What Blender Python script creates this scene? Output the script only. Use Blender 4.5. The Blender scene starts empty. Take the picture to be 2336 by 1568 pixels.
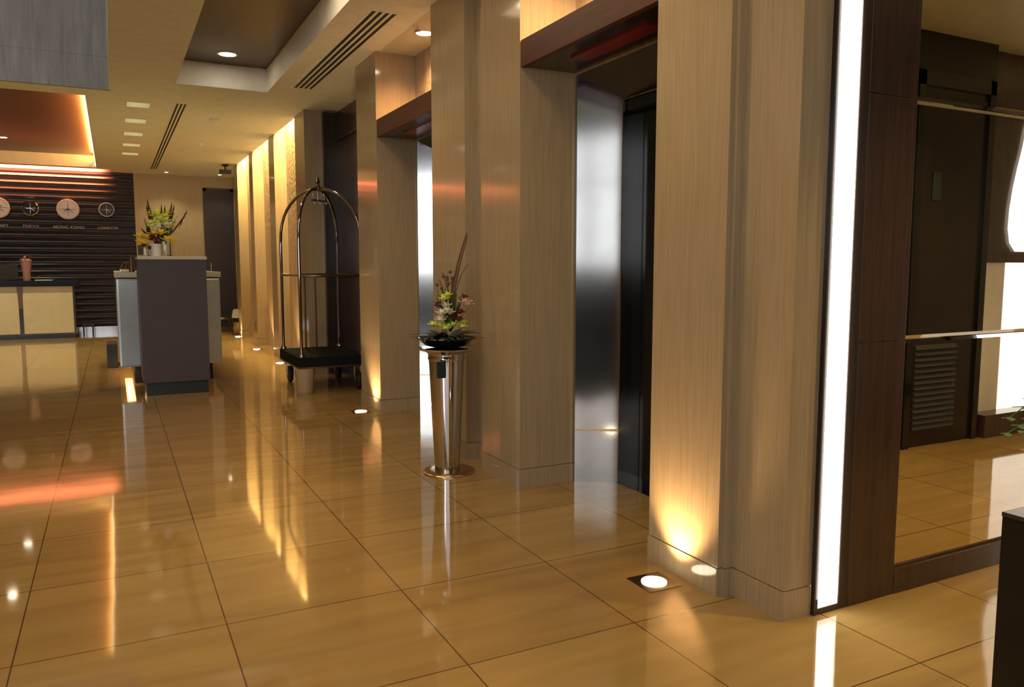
import bpy, bmesh, math, random
from mathutils import Vector, Matrix
random.seed(7)
S = bpy.context.scene
COL = S.collection
PI = math.pi
R = math.radians

# ------------------------------------------------------------ camera, world, exposure, big lights
cd = bpy.data.cameras.new('camera'); cam = bpy.data.objects.new('camera', cd); COL.objects.link(cam)
cd.sensor_fit = 'HORIZONTAL'; cd.sensor_width = 36; cd.lens = 1780/2336*36
cd.clip_start = 0.02; cd.clip_end = 100
cam.location = (0, 0, 1.2); cam.rotation_euler = (R(90-5.7106), 0, R(-27.0387))
S.camera = cam
w = bpy.data.worlds.new('world'); S.world = w; w.use_nodes = True
w.node_tree.nodes['Background'].inputs[0].default_value = (0.75, 0.85, 1, 1)
w.node_tree.nodes['Background'].inputs[1].default_value = 0.3
S.view_settings.view_transform = 'Standard'; S.view_settings.look = 'None'
S.view_settings.gamma = 1; S.view_settings.exposure = -0.72; S.view_settings.use_curve_mapping = False

WARM = (1.0, 0.70, 0.36); YEL = (1.0, 0.84, 0.50); ORANGE = (1.0, 0.55, 0.24)
def area(name, loc, rot, sx, sy, power, color, parent=None, spread=180):
    l = bpy.data.lights.new(name, 'AREA'); l.shape = 'RECTANGLE'; l.size = sx; l.size_y = sy
    l.energy = power; l.color = color; l.spread = R(spread)
    o = bpy.data.objects.new(name, l); COL.objects.link(o); o.location = loc; o.rotation_euler = rot
    if parent: o.parent = parent
    return o
def spot(name, loc, rot, power, color, angle, parent=None, blend=0.6, size=0.04):
    l = bpy.data.lights.new(name, 'SPOT'); l.energy = power; l.color = color; l.spot_size = R(angle)
    l.spot_blend = blend; l.shadow_soft_size = size
    o = bpy.data.objects.new(name, l); COL.objects.link(o); o.location = loc; o.rotation_euler = rot
    if parent: o.parent = parent
    return o
# unseen soft fill lights added over the entrance void and at corridor ceiling height
area('entrance_fill', (-3.5, 1.5, 4.7), (0, 0, 0), 5, 7, 85, (1.0, 0.80, 0.55))
area('corridor_fill', (1.0, 3.2, 3.06), (0, 0, 0), 0.7, 4.4, 44, (1.0, 0.76, 0.46))

# ------------------------------------------------------------ materials
def mat(name, col, rough=0.5, metal=0.0, spec=0.5, emit=None, es=0, coat=0, trans=0, alpha=1):
    m = bpy.data.materials.new(name); m.use_nodes = True
    b = m.node_tree.nodes['Principled BSDF']
    b.inputs['Base Color'].default_value = (*col, 1); b.inputs['Roughness'].default_value = rough
    b.inputs['Metallic'].default_value = metal; b.inputs['Specular IOR Level'].default_value = spec
    if coat: b.inputs['Coat Weight'].default_value = coat; b.inputs['Coat Roughness'].default_value = 0.05
    if trans: b.inputs['Transmission Weight'].default_value = trans
    if emit: b.inputs['Emission Color'].default_value = (*emit, 1); b.inputs['Emission Strength'].default_value = es
    # a little procedural tone variation on every surface
    if not emit and not trans:
        nt = m.node_tree; n = nt.nodes.new('ShaderNodeTexNoise'); n.inputs['Scale'].default_value = 9
        r = nt.nodes.new('ShaderNodeMapRange'); r.inputs[3].default_value = 0.9; r.inputs[4].default_value = 1.1
        v = nt.nodes.new('ShaderNodeVectorMath'); v.operation = 'SCALE'; v.inputs[0].default_value = col
        t = nt.nodes.new('ShaderNodeTexCoord')
        nt.links.new(t.outputs['Object'], n.inputs['Vector']); nt.links.new(n.outputs['Fac'], r.inputs[0])
        nt.links.new(r.outputs[0], v.inputs['Scale']); nt.links.new(v.outputs[0], b.inputs['Base Color'])
    return m
def streak(name, c1, c2, c3, scale, rough, spec=0.5, coat=0, bump=0, bscale=30, coord='Object', nscale=6):
    m = bpy.data.materials.new(name); m.use_nodes = True; nt = m.node_tree; b = nt.nodes['Principled BSDF']
    t = nt.nodes.new('ShaderNodeTexCoord'); mp = nt.nodes.new('ShaderNodeMapping'); mp.inputs['Scale'].default_value = scale
    n = nt.nodes.new('ShaderNodeTexNoise'); n.inputs['Scale'].default_value = nscale; n.inputs['Detail'].default_value = 7
    n.inputs['Roughness'].default_value = 0.65; n.inputs['Distortion'].default_value = 0.25
    cr = nt.nodes.new('ShaderNodeValToRGB'); e = cr.color_ramp.elements
    e[0].position = 0.3; e[0].color = (*c1, 1); e[1].position = 0.72; e[1].color = (*c3, 1)
    x = cr.color_ramp.elements.new(0.5); x.color = (*c2, 1)
    nt.links.new(t.outputs[coord], mp.inputs[0]); nt.links.new(mp.outputs[0], n.inputs['Vector'])
    nt.links.new(n.outputs['Fac'], cr.inputs[0]); nt.links.new(cr.outputs[0], b.inputs['Base Color'])
    b.inputs['Roughness'].default_value = rough; b.inputs['Specular IOR Level'].default_value = spec
    if coat: b.inputs['Coat Weight'].default_value = coat; b.inputs['Coat Roughness'].default_value = 0.04
    if bump:
        n2 = nt.nodes.new('ShaderNodeTexNoise'); n2.inputs['Scale'].default_value = bscale
        bp = nt.nodes.new('ShaderNodeBump'); bp.inputs['Strength'].default_value = bump; bp.inputs['Distance'].default_value = 0.01
        nt.links.new(t.outputs[coord], n2.inputs['Vector']); nt.links.new(n2.outputs['Fac'], bp.inputs['Height'])
        nt.links.new(bp.outputs[0], b.inputs['Normal'])
    return m
M = {}
M['stone'] = streak('travertine', (0.35, 0.258, 0.150), (0.405, 0.302, 0.180), (0.46, 0.347, 0.212), (30, 30, 1.1), 0.10, 0.5, nscale=3)
M['rough_stone'] = streak('split_travertine', (0.40, 0.29, 0.17), (0.50, 0.37, 0.23), (0.6, 0.46, 0.3), (5, 5, 0.5), 0.45, 0.4, bump=0.9, bscale=22, nscale=3)
M['grey_stone'] = streak('grey_marble', (0.34, 0.345, 0.35), (0.43, 0.435, 0.44), (0.54, 0.545, 0.545), (5, 5, 0.5), 0.15, 0.5, nscale=4)
M['ceil'] = mat('ceiling_paint', (0.86, 0.88, 0.78), 0.6, spec=0.2)
M['ceil_low'] = mat('ochre_ceiling_paint', (0.50, 0.42, 0.20), 0.6, spec=0.2)
M['ceil_white'] = mat('white_paint', (0.88, 0.84, 0.76), 0.5)
M['wood'] = streak('dark_wood', (0.040, 0.020, 0.014), (0.055, 0.029, 0.020), (0.075, 0.042, 0.028), (30, 30, 1.2), 0.22, 0.5, coat=0.25, nscale=2)
M['dwood'] = streak('black_brown_wood', (0.022, 0.014, 0.012), (0.032, 0.020, 0.016), (0.045, 0.030, 0.024), (25, 25, 1.2), 0.22, 0.5, coat=0.2, nscale=2)
M['door_wood'] = streak('ebony_wood', (0.010, 0.007, 0.006), (0.015, 0.010, 0.008), (0.021, 0.015, 0.012), (25, 25, 1.2), 0.25, 0.4, nscale=2)
M['redwood'] = streak('mahogany', (0.060, 0.018, 0.010), (0.08, 0.025, 0.014), (0.11, 0.036, 0.02), (20, 1.2, 20), 0.4, 0.25, nscale=2)
M['coffer_wood'] = streak('coffer_veneer', (0.050, 0.026, 0.016), (0.065, 0.035, 0.022), (0.085, 0.047, 0.03), (3, 1, 1), 0.3, 0.5, nscale=2)
M['slat'] = mat('slat_wood', (0.050, 0.048, 0.060), 0.3)
M['slat_ceil'] = streak('ceiling_slat_wood', (0.03, 0.012, 0.006), (0.055, 0.022, 0.011), (0.085, 0.036, 0.018), (1.0, 14, 1), 0.35, 0.5, nscale=2)
M['black'] = mat('black_gloss', (0.008, 0.008, 0.008), 0.12)
M['blackm'] = mat('black_matt', (0.012, 0.011, 0.010), 0.6)
M['red'] = mat('red_lacquer', (0.20, 0.02, 0.012), 0.2)
M['chrome'] = mat('chrome', (0.56, 0.54, 0.54), 0.07, 1)
M['cart_metal'] = mat('smoked_chrome', (0.42, 0.37, 0.36), 0.08, 1)
M['dsteel'] = mat('dark_steel', (0.10, 0.097, 0.095), 0.2, 1)
M['brass'] = mat('brass', (0.60, 0.42, 0.22), 0.22, 1)
M['steel'] = mat('brushed_steel', (0.48, 0.46, 0.44), 0.11, 1)
M['dial'] = mat('white_dial', (0.72, 0.76, 0.86), 0.3)
M['white'] = mat('white_ceramic', (0.75, 0.75, 0.72), 0.3)
M['mirror'] = mat('mirror_silver', (0.88, 0.84, 0.76), 0.012, 1)
M['cream'] = mat('cream_lacquer', (0.64, 0.57, 0.34), 0.3)
M['creamwall'] = streak('cream_wallpaper', (0.50, 0.40, 0.24), (0.56, 0.45, 0.28), (0.62, 0.51, 0.33), (10, 10, 0.3), 0.5, 0.3)
M['podium'] = mat('charcoal_laminate', (0.062, 0.053, 0.064), 0.42)
M['plinth'] = mat('dark_slate', (0.018, 0.028, 0.030), 0.3)
M['glasspanel'] = mat('frosted_silver_glass', (0.52, 0.56, 0.56), 0.22, 0.35)
M['pale'] = mat('pale_stone_slab', (0.55, 0.54, 0.42), 0.25)
M['dark_grey'] = mat('dark_grey', (0.04, 0.038, 0.04), 0.45)
M['carpet'] = mat('black_carpet', (0.012, 0.013, 0.012), 0.95, spec=0.1)
M['rubber'] = mat('tan_rubber', (0.42, 0.30, 0.18), 0.4)
M['glow'] = mat('lamp_glow', (1, 1, 1), emit=(1.0, 0.86, 0.62), es=50)
M['glow_s'] = mat('soft_lamp_glow', (1, 1, 1), emit=(1.0, 0.84, 0.5), es=20)
M['glow_y'] = mat('lamp_glow_yellow', (1, 1, 1), emit=(1.0, 0.82, 0.45), es=30)
M['up_glow'] = mat('uplight_glow', (1, 1, 1), emit=(1.0, 0.88, 0.66), es=22)
M['strip'] = mat('luminous_panel', (1, 1, 1), emit=(1.0, 0.965, 0.87), es=4.2)
M['led'] = mat('led_strip', (1, 1, 1), emit=(1.0, 0.82, 0.48), es=7)
M['led_red'] = mat('led_orange', (1, 1, 1), emit=(1.0, 0.42, 0.16), es=10)
M['day'] = mat('daylight_glass', (1, 1, 1), emit=(0.86, 0.93, 1.0), es=3.2)
M['day_bright'] = mat('bright_daylight_glass', (1, 1, 1), emit=(0.86, 0.93, 1.0), es=14)
M['wash_glow'] = mat('wall_wash_glow', (1, 1, 1), emit=(1.0, 0.95, 0.85), es=2.8)  # emission stands in for lamp wash on a white wall
M['glass'] = mat('clear_glass', (0.95, 1, 0.97), 0.02, trans=1)
M['leaf'] = mat('leaf_green', (0.07, 0.16, 0.03), 0.45)
M['dleaf'] = mat('dark_leaf', (0.018, 0.035, 0.018), 0.5)
M['lime'] = mat('lime_petal', (0.80, 0.85, 0.18), 0.5)
M['yellow'] = mat('yellow_petal', (0.95, 0.72, 0.08), 0.5)
M['whitep'] = mat('white_petal', (0.85, 0.82, 0.72), 0.5)
M['pink'] = mat('pink_petal', (0.75, 0.50, 0.45), 0.5)
M['burgundy'] = mat('burgundy_petal', (0.16, 0.02, 0.04), 0.5)
M['twig'] = mat('brown_twig', (0.10, 0.05, 0.02), 0.6)
M['orangel'] = mat('rust_leaf', (0.45, 0.20, 0.04), 0.5)
M['pinkv'] = mat('muted_pink_ceramic', (0.32, 0.18, 0.17), 0.4)
M['bronze'] = mat('bronze', (0.14, 0.07, 0.04), 0.3, 0.6)
M['ivory'] = mat('sheer_white', (0.8, 0.77, 0.7), 0.6)

def floor_mat():
    m = bpy.data.materials.new('honey_marble_tiles'); m.use_nodes = True; nt = m.node_tree; b = nt.nodes['Principled BSDF']
    t = nt.nodes.new('ShaderNodeTexCoord'); mp = nt.nodes.new('ShaderNodeMapping')
    mp.inputs['Location'].default_value = (-0.29+0.613*20, -2.675+0.613*20, 0)
    br = nt.nodes.new('ShaderNodeTexBrick'); br.offset = 0; br.squash = 1
    br.inputs['Scale'].default_value = 1; br.inputs['Brick Width'].default_value = 0.613; br.inputs['Row Height'].default_value = 0.613
    br.inputs['Mortar Size'].default_value = 0.0028; br.inputs['Mortar Smooth'].default_value = 0.2; br.inputs['Bias'].default_value = 0
    br.inputs['Color1'].default_value = (0.375, 0.245, 0.09, 1); br.inputs['Color2'].default_value = (0.33, 0.21, 0.076, 1)
    br.inputs['Mortar'].default_value = (0.11, 0.06, 0.028, 1)
    mp2 = nt.nodes.new('ShaderNodeMapping'); mp2.inputs['Scale'].default_value = (0.6, 4.5, 1)
    n = nt.nodes.new('ShaderNodeTexNoise'); n.inputs['Scale'].default_value = 2.2; n.inputs['Detail'].default_value = 6; n.inputs['Distortion'].default_value = 0.4
    r = nt.nodes.new('ShaderNodeMapRange'); r.inputs[1].default_value = 0.25; r.inputs[2].default_value = 0.75; r.inputs[3].default_value = 0.82; r.inputs[4].default_value = 1.16
    v = nt.nodes.new('ShaderNodeVectorMath'); v.operation = 'SCALE'
    L = nt.links.new
    L(t.outputs['Object'], mp.inputs[0]); L(mp.outputs[0], br.inputs['Vector']); L(t.outputs['Object'], mp2.inputs[0])
    L(mp2.outputs[0], n.inputs['Vector']); L(n.outputs['Fac'], r.inputs[0]); L(br.outputs['Color'], v.inputs[0]); L(r.outputs[0], v.inputs['Scale'])
    L(v.outputs[0], b.inputs['Base Color'])
    n2 = nt.nodes.new('ShaderNodeTexNoise'); n2.inputs['Scale'].default_value = 2.5; n2.inputs['Detail'].default_value = 1
    bp = nt.nodes.new('ShaderNodeBump'); bp.inputs['Strength'].default_value = 0.05; bp.inputs['Distance'].default_value = 0.02
    L(t.outputs['Object'], n2.inputs['Vector']); L(n2.outputs['Fac'], bp.inputs['Height']); L(bp.outputs[0], b.inputs['Normal'])
    b.inputs['Roughness'].default_value = 0.055; b.inputs['Specular IOR Level'].default_value = 0.8
    return m
M['floor'] = floor_mat()

# ------------------------------------------------------------ mesh helpers
class MB:
    def __init__(s): s.bm = bmesh.new()
    def box(s, x0, y0, z0, x1, y1, z1, bev=0):
        vs = [s.bm.verts.new(p) for p in [(x0,y0,z0),(x1,y0,z0),(x1,y1,z0),(x0,y1,z0),(x0,y0,z1),(x1,y0,z1),(x1,y1,z1),(x0,y1,z1)]]
        fs = [s.bm.faces.new([vs[i] for i in f]) for f in [(3,2,1,0),(4,5,6,7),(0,1,5,4),(1,2,6,5),(2,3,7,6),(3,0,4,7)]]
        if bev:
            es = list({e for f in fs for e in f.edges})
            bmesh.ops.bevel(s.bm, geom=es, offset=bev, segments=2, affect='EDGES', profile=0.7)
        return s
    def poly(s, pts, vec):
        a = [s.bm.verts.new(p) for p in pts]; b = [s.bm.verts.new(Vector(p)+Vector(vec)) for p in pts]
        s.bm.faces.new(a); s.bm.faces.new(b[::-1])
        for i in range(len(pts)):
            j = (i+1) % len(pts); s.bm.faces.new([a[j], a[i], b[i], b[j]])
        bmesh.ops.recalc_face_normals(s.bm, faces=s.bm.faces[:])
        return s
    def quad(s, pts):
        s.bm.faces.new([s.bm.verts.new(p) for p in pts]); return s
    def lathe(s, prof, c=(0,0,0), n=32, axis='z', close=True):
        rings = []
        for r, z in prof:
            ring = []
            for i in range(n):
                a = 2*PI*i/n; p = (r*math.cos(a), r*math.sin(a), z)
                if axis == 'y': p = (p[0], p[2], p[1])
                if axis == 'x': p = (p[2], p[0], p[1])
                ring.append(s.bm.verts.new((p[0]+c[0], p[1]+c[1], p[2]+c[2])))
            rings.append(ring)
        for a, b in zip(rings, rings[1:]):
            for i in range(n):
                j = (i+1) % n; s.bm.faces.new([a[i], a[j], b[j], b[i]])
        if close: s.bm.faces.new(rings[0][::-1]); s.bm.faces.new(rings[-1])
        bmesh.ops.recalc_face_normals(s.bm, faces=s.bm.faces[:])
        return s
    def tube(s, pts, r, n=10, r1=None):
        pts = [Vector(p) for p in pts]; rings = []; up = Vector((0, 0, 1))
        d0 = (pts[1]-pts[0]).normalized()
        if abs(d0.z) > 0.9: up = Vector((1, 0.02, 0))
        x = d0.cross(up).normalized()
        for k, p in enumerate(pts):
            d = (pts[min(k+1, len(pts)-1)]-pts[max(k-1, 0)]).normalized()
            x = (x - d*x.dot(d)).normalized(); y = d.cross(x)
            rr = r if r1 is None else r+(r1-r)*k/(len(pts)-1)
            rings.append([s.bm.verts.new(p+(x*math.cos(2*PI*i/n)+y*math.sin(2*PI*i/n))*rr) for i in range(n)])
        for a, b in zip(rings, rings[1:]):
            for i in range(n):
                j = (i+1) % n; s.bm.faces.new([a[i], a[j], b[j], b[i]])
        s.bm.faces.new(rings[0][::-1]); s.bm.faces.new(rings[-1])
        bmesh.ops.recalc_face_normals(s.bm, faces=s.bm.faces[:])
        return s
    def sphere(s, c, r, sc=(1,1,1), n=12):
        g = bmesh.ops.create_uvsphere(s.bm, u_segments=n, v_segments=max(6, n//2), radius=r)
        for v in g['verts']: v.co = Vector((v.co.x*sc[0]+c[0], v.co.y*sc[1]+c[1], v.co.z*sc[2]+c[2]))
        return s
    def blade(s, base, tip, w, bend=0.0, th=0.0015, n=6, side=None):
        """a tapering leaf with thickness from base to tip, sagging by bend"""
        b, t = Vector(base), Vector(tip); d = t-b
        sd = Vector(side) if side else d.cross(Vector((0, 0, 1)))
        if sd.length < 1e-4: sd = Vector((1, 0, 0))
        sd.normalize(); nn = sd.cross(d).normalized(); rows = []
        for i in range(n+1):
            u = i/n; p = b+d*u+Vector((0, 0, bend*math.sin(PI*u)))
            ww = w*0.5*max(0.06, math.sin(PI*min(1, 0.12+u*0.86))**0.8)
            rows.append([s.bm.verts.new(p+sd*ww*a+nn*c) for a, c in ((-1, 0), (0, th), (1, 0), (0, -th))])
        for a, c in zip(rows, rows[1:]):
            for i in range(4):
                j = (i+1) % 4; s.bm.faces.new([a[i], a[j], c[j], c[i]])
        s.bm.faces.new(rows[0][::-1]); s.bm.faces.new(rows[-1])
        return s
    def build(s, name, m, parent=None, smooth=None):
        me = bpy.data.meshes.new(name); s.bm.to_mesh(me); s.bm.free()
        me.materials.append(m)
        if smooth:
            for p in me.polygons: p.use_smooth = True
            me.set_sharp_from_angle(angle=R(smooth))
        o = bpy.data.objects.new(name, me); COL.objects.link(o)
        if parent:
            o.parent = parent
            o.matrix_parent_inverse = parent.matrix_world.inverted() if False else Matrix.Translation(-Vector(parent.location))
        return o
def box(name, a, b, m, parent=None, bev=0): return MB().box(*a, *b, bev).build(name, m, parent)
def thing(name, label, cat, loc, group=None):
    o = bpy.data.objects.new(name, None); COL.objects.link(o); o.location = loc; o.empty_display_size = 0.1
    o['label'] = label; o['category'] = cat
    if group: o['group'] = group
    return o
def tag(o, label, cat, group=None):
    o['label'] = label; o['category'] = cat
    if group: o['group'] = group
    return o
def struct(o, label=None):
    o['kind'] = 'structure'
    if label: o['label'] = label
    return o
def copy_tree(o, parent=None):
    c = o.copy(); COL.objects.link(c); c.parent = parent
    for ch in list(o.children): copy_tree(ch, c)
    return c

# ------------------------------------------------------------ shell
XF = 1.909           # front plane of the lift pillars
CZ = 2.87            # main ceiling
struct(box('floor', (-9, -6, -0.1), (7, 17, 0), M['floor']), 'glossy honey marble floor laid in square tiles')

tag(MB().box(-8.5, -4.8, 0, 1.0, 1.3, 0.012, 0.004).build('antiglare_mat', M['carpet']), 'wide black mat added unseen behind the viewpoint to cut floor glare', 'mat')  # unseen mat, added to keep floor-bounced window light off the steel jambs
def grid_plate(xs, ys, holes, z0, z1):
    mb = MB()
    for x0, x1 in zip(xs, xs[1:]):
        for y0, y1 in zip(ys, ys[1:]):
            cx, cy = (x0+x1)/2, (y0+y1)/2
            if any(h[0] < cx < h[2] and h[1] < cy < h[3] for h in holes): continue
            mb.box(x0, y0, z0, x1, y1, z1)
    return mb
SQ = [9.23, 10.25, 11.27, 12.29, 13.25]
C1 = (0.60, 0.8, 1.425, 8.0); C2 = (-4.2, 8.95, -0.16, 15.35)
NICHE = [(9.154, 10.44), (10.82, 12.15), (12.48, 13.72)]
holes = [C1, C2, (-9, -6, 0.05, 8.60), (-9, 15.55, 0.05, 16.5)] + [(0.215, y-0.13, 0.43, y+0.13) for y in SQ] + \
        [(1.93, a-0.03, 2.6, b+0.03) for a, b in NICHE] + [(2.27, -6, 7, 1.86)]
xs = sorted({-9, -4.2, -0.16, 0.05, 0.215, 0.43, 0.60, 1.425, 1.93, 2.27, 2.6, 7})
ys = sorted({-6, 0.8, 1.86, 8.0, 8.60, 8.95, 15.35, 15.55, 16.5} | {y+s for y in SQ for s in (-.13, .13)} | {v for n in NICHE for v in (n[0]-0.03, n[1]+0.03)})
struct(grid_plate(xs, ys, holes, CZ, 3.09).build('ceiling', M['ceil']), 'cream painted ceiling with recessed coffers')
struct(box('ceiling', (-9, -6, 4.8), (0.2, 8.7, 4.9), M['ceil']), 'high ceiling above the entrance void')
struct(box('ceiling', (2.27, -6, 2.67), (7, 1.86, 2.8), M['ceil_low']), 'lower ochre ceiling in front of the mirror')
struct(MB().box(-9, 8.56, CZ-0.002, 0.06, 8.599, 3.165).box(-9, 8.566, 3.165, 0.06, 8.599, 3.175).box(-9, 8.56, 3.175, 0.06, 8.599, 4.8).build('trim_1', M['grey_stone']),
       'grey marble fascia hanging over the desk hall')
struct(box('trim_2', (0.062, -6, CZ+0.002), (0.10, 8.60, 4.8), M['ceil']), 'painted fascia along the entrance void')
# coffer 1: thin dark veneer top
struct(box('trim_3', (0.55, 0.7, 3.09), (1.5, 8.05, 3.12), M['coffer_wood']), 'dark brown veneer panel inside the ceiling coffer')
struct(MB().box(0.60, 7.99, CZ+0.001, 1.425, 8.0, 3.088).box(1.415, 0.8, CZ+0.001, 1.425, 7.99, 3.088).build('trim_4', M['ceil_white']),
       'white reveal round the dark ceiling coffer')
# coffer 2: boarded top, white far reveal
mb = MB(); y = 8.9
while y < 15.35:
    mb.box(-4.3, y, 3.07, -0.1, min(y+0.125, 15.4), 3.095); y += 0.135
mb.box(-4.3, 8.9, 3.09, -0.1, 15.4, 3.12)
struct(mb.build('trim_5', M['slat_ceil']), 'red brown boarded ceiling over the reception hall')
struct(box('trim_6', (-4.2, 15.34, CZ+0.001), (-0.16, 15.35, 3.07), M['ceil_white']), 'white far reveal of the boarded ceiling')
o = box('led_strip', (-0.172, 9.0, 2.905), (-0.162, 15.33, 2.93), M['led']); tag(o, 'thin warm strip light along the right edge of the boarded ceiling', 'strip light')
area('cove_glow', (-0.19, 12.2, 2.95), (0, R(142), 0), 0.06, 6.0, 130, (1.0, 0.46, 0.10))

# far walls
FY = 16.0
struct(box('wall_far', (0.42, FY, 0), (2.6, FY+0.1, 3.1), M['creamwall']), 'cream far wall beside the slatted wall')
mb = MB(); mb.box(-9, FY+0.05, 0, 0.42, FY+0.1, 3.1)
z = 0.10; k = 0
while z < 2.98:
    mb.poly([(-9, FY+0.05, z), (-9, FY+0.015, z+0.01), (-9, FY-0.018, z+0.055), (-9, FY-0.012, z+0.072), (-9, FY+0.05, z+0.092)], (9.42, 0, 0)); z += 0.118
struct(mb.build('wall_slatted', M['slat']), 'dark horizontally slatted wall behind the reception desk')
struct(box('baseboard_far', (-9, FY-0.02, 0), (0.42, FY+0.05, 0.1), M['steel']))
struct(box('baseboard_cream', (0.42, FY-0.012, 0), (1.5, FY, 0.09), M['wood']))
o = box('led_strip', (-4.5, 15.58, 3.02), (0.0, 15.62, 3.04), M['led_red']); tag(o, 'hidden orange strip light above the slatted wall', 'strip light')
area('slat_wash', (-2.35, 15.80, 3.04), (R(53), 0, 0), 4.5, 0.04, 900, (1.0, 0.23, 0.08), spread=82)
struct(box('ceiling', (-9, 15.5, 3.09), (0.1, 16.2, 3.14), M['ceil']), 'roof of the light slot above the slatted wall')
struct(box('wall_left', (-9.1, -6, 0), (-9, 17, 4.9), M['creamwall']))
struct(box('wall_opposite', (4.15, 0.24, 0), (5.36, 0.34, 2.67), M['door_wood']), 'dark timber wall seen in the mirror')
struct(box('wall_side', (4.15, -6, 0), (4.25, 0.24, 2.9), M['creamwall']))
struct(box('wall_end', (6.9, 0.2, 0), (7.0, 1.95, 2.9), M['creamwall']))
# rear wall with the entrance glazing (double height)
EY = -5.0
struct(MB().box(-9, EY-0.1, 0, 4.25, EY, 1.1).box(-9, EY-0.1, 3.55, 4.25, EY, 4.9).box(0.4, EY-0.1, 1.1, 4.25, EY, 3.55).box(-9, EY-0.1, 1.1, -8.6, EY, 3.55).build('wall_rear', M['dwood']), 'entrance wall behind the camera')
for i in range(6):
    x0 = -8.6+i*1.5
    f = MB()
    for a in (x0, x0+1.44): f.box(a, EY-0.06, 1.1, a+0.06, EY+0.02, 3.55)
    for zz in (1.1, 2.6, 3.49): f.box(x0, EY-0.06, zz, x0+1.5, EY+0.02, zz+0.06)
    wd = struct(f.build('window_%d' % (i+1), M['steel']))
    box('pane', (x0+0.06, EY-0.03, 1.16), (x0+1.44, EY-0.02, 3.49), M['day_bright' if i < 2 else 'day'], wd)

# ------------------------------------------------------------ right side: wall mass behind pillars and niches
WX = 2.24
struct(MB().box(2.60, 1.84, 0, 2.72, 16.1, 3.1).build('wall_shaft', M['creamwall']), 'structure wall behind the lifts')
BAYS = [(2.508, 3.65), (4.90, 6.10)]
for (a, b) in BAYS:
    struct(box('wall_lift', (WX, a-0.02, 2.204), (2.6, b+0.02, 3.0), M['rough_stone']), 'textured stone wall above the lift beam')

def pillar(label, blocks, bases, group='stone pillars along the lift side'):
    c = blocks[0]
    t = thing('stone_pillar', label, 'pillar', (c[0], (blocks[0][1]+blocks[-1][2])/2, 0), group)
    mb = MB()
    for x, a, b in blocks: mb.box(x, a, 0.105, 2.60, b, 3.34)
    mb.build('shaft', M['stone'], t)
    mb = MB()
    for x, a, b in bases: mb.box(x-0.004, a-0.004, 0, 2.59, b+0.004, 0.102)
    mb.build('baseboard', M['stone'], t)
    return t
B1 = [(1.967, 1.840, 2.085), (1.985, 2.085, 2.10), (XF, 2.10, 2.508)]
# nearest pillar must stop at the luminous panel
t = thing('stone_pillar', 'nearest tall stone pillar, beside the glowing white panel', 'pillar', (XF, 2.17, 0), 'stone pillars along the lift side')
MB().box(1.967, 1.840, 0.105, 2.60, 2.085, CZ+0.1).box(1.93, 2.085, 0.105, 2.60, 2.10, CZ+0.1).box(XF, 2.10, 0.105, 2.60, 2.508, CZ+0.1).build('shaft', M['stone'], t)
MB().box(1.963, 1.836, 0, 2.09, 2.085, 0.102).box(2.09, 1.9, 0, 2.59, 2.085, 0.102).box(1.926, 2.085, 0, 2.59, 2.10, 0.102).box(XF-0.004, 2.10, 0, 2.59, 2.512, 0.102).build('baseboard', M['stone'], t)
B2 = [(XF, 3.65, 4.13), (1.985, 4.13, 4.36), (XF, 4.36, 4.90)]
pillar('grooved stone pillar between the two lift openings, behind the flower stand', B2, B2)
B3 = [(XF, 6.10, 6.65)]
pillar('stone pillar with an uplit foot, right of the luggage cart', B3, B3)
B4 = [(XF, 8.67, 9.154)]
pillar('stone pillar directly behind the left side of the luggage cart', B4, B4)
pillar('slim stone pillar, first beyond the luggage cart', [(XF, 10.44, 10.82)], [(XF, 10.44, 10.82)])
pillar('slim stone pillar, second beyond the luggage cart', [(XF, 12.15, 12.48)], [(XF, 12.15, 12.48)])
pillar('farthest slim stone pillar, beside the metal bin', [(XF, 13.72, 14.13)], [(XF, 13.72, 14.13)])
struct(box('wall_right', (2.14, 14.13, 0), (2.6, FY, 3.1), M['creamwall']))

# niches washed from a slot
for i, (a, b) in enumerate(NICHE):
    struct(box('wall_niche', (2.06, a, 0), (2.6, b, 3.3), M['rough_stone']), 'textured stone niche lit from above')
    struct(box('ceiling', (1.90, a, 3.3), (2.2, b, 3.34), M['ceil']))
    n = ['nearest', 'middle', 'farthest'][i]
    t = thing('wall_washer', 'hidden warm wall washer in the slot of the %s niche' % n, 'lamp', (2.0, a+0.75, 3.2))
    box('housing', (1.95, a+0.35, 3.2), (2.05, a+1.15, 3.24), M['white'], t)
    box('diffuser', (1.96, a+0.36, 3.195), (2.04, a+1.14, 3.2), M['glow_y'], t)
    l = area('lamp_light', (0, 0, -0.02), (0, 0, 0), 0.06, 0.75, 110, (1.0, 0.73, 0.30), t, 150)

# alcove for the cart
struct(MB().box(2.27, 6.65, 0, 2.6, 8.67, CZ+0.1).build('wall_alcove', M['wood']), 'dark timber back of the luggage alcove')
struct(MB().box(2.10, 8.60, 0, 2.27, 8.67, CZ-0.02).box(2.25, 6.65, 0.0, 2.27, 8.6, 0.10).box(2.245, 7.5, 0.1, 2.27, 7.53, 2.6)
       .box(2.245, 6.7, 2.55, 2.27, 8.6, 2.58).build('trim_7', M['dwood']), 'dark frame of the luggage alcove')

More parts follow.
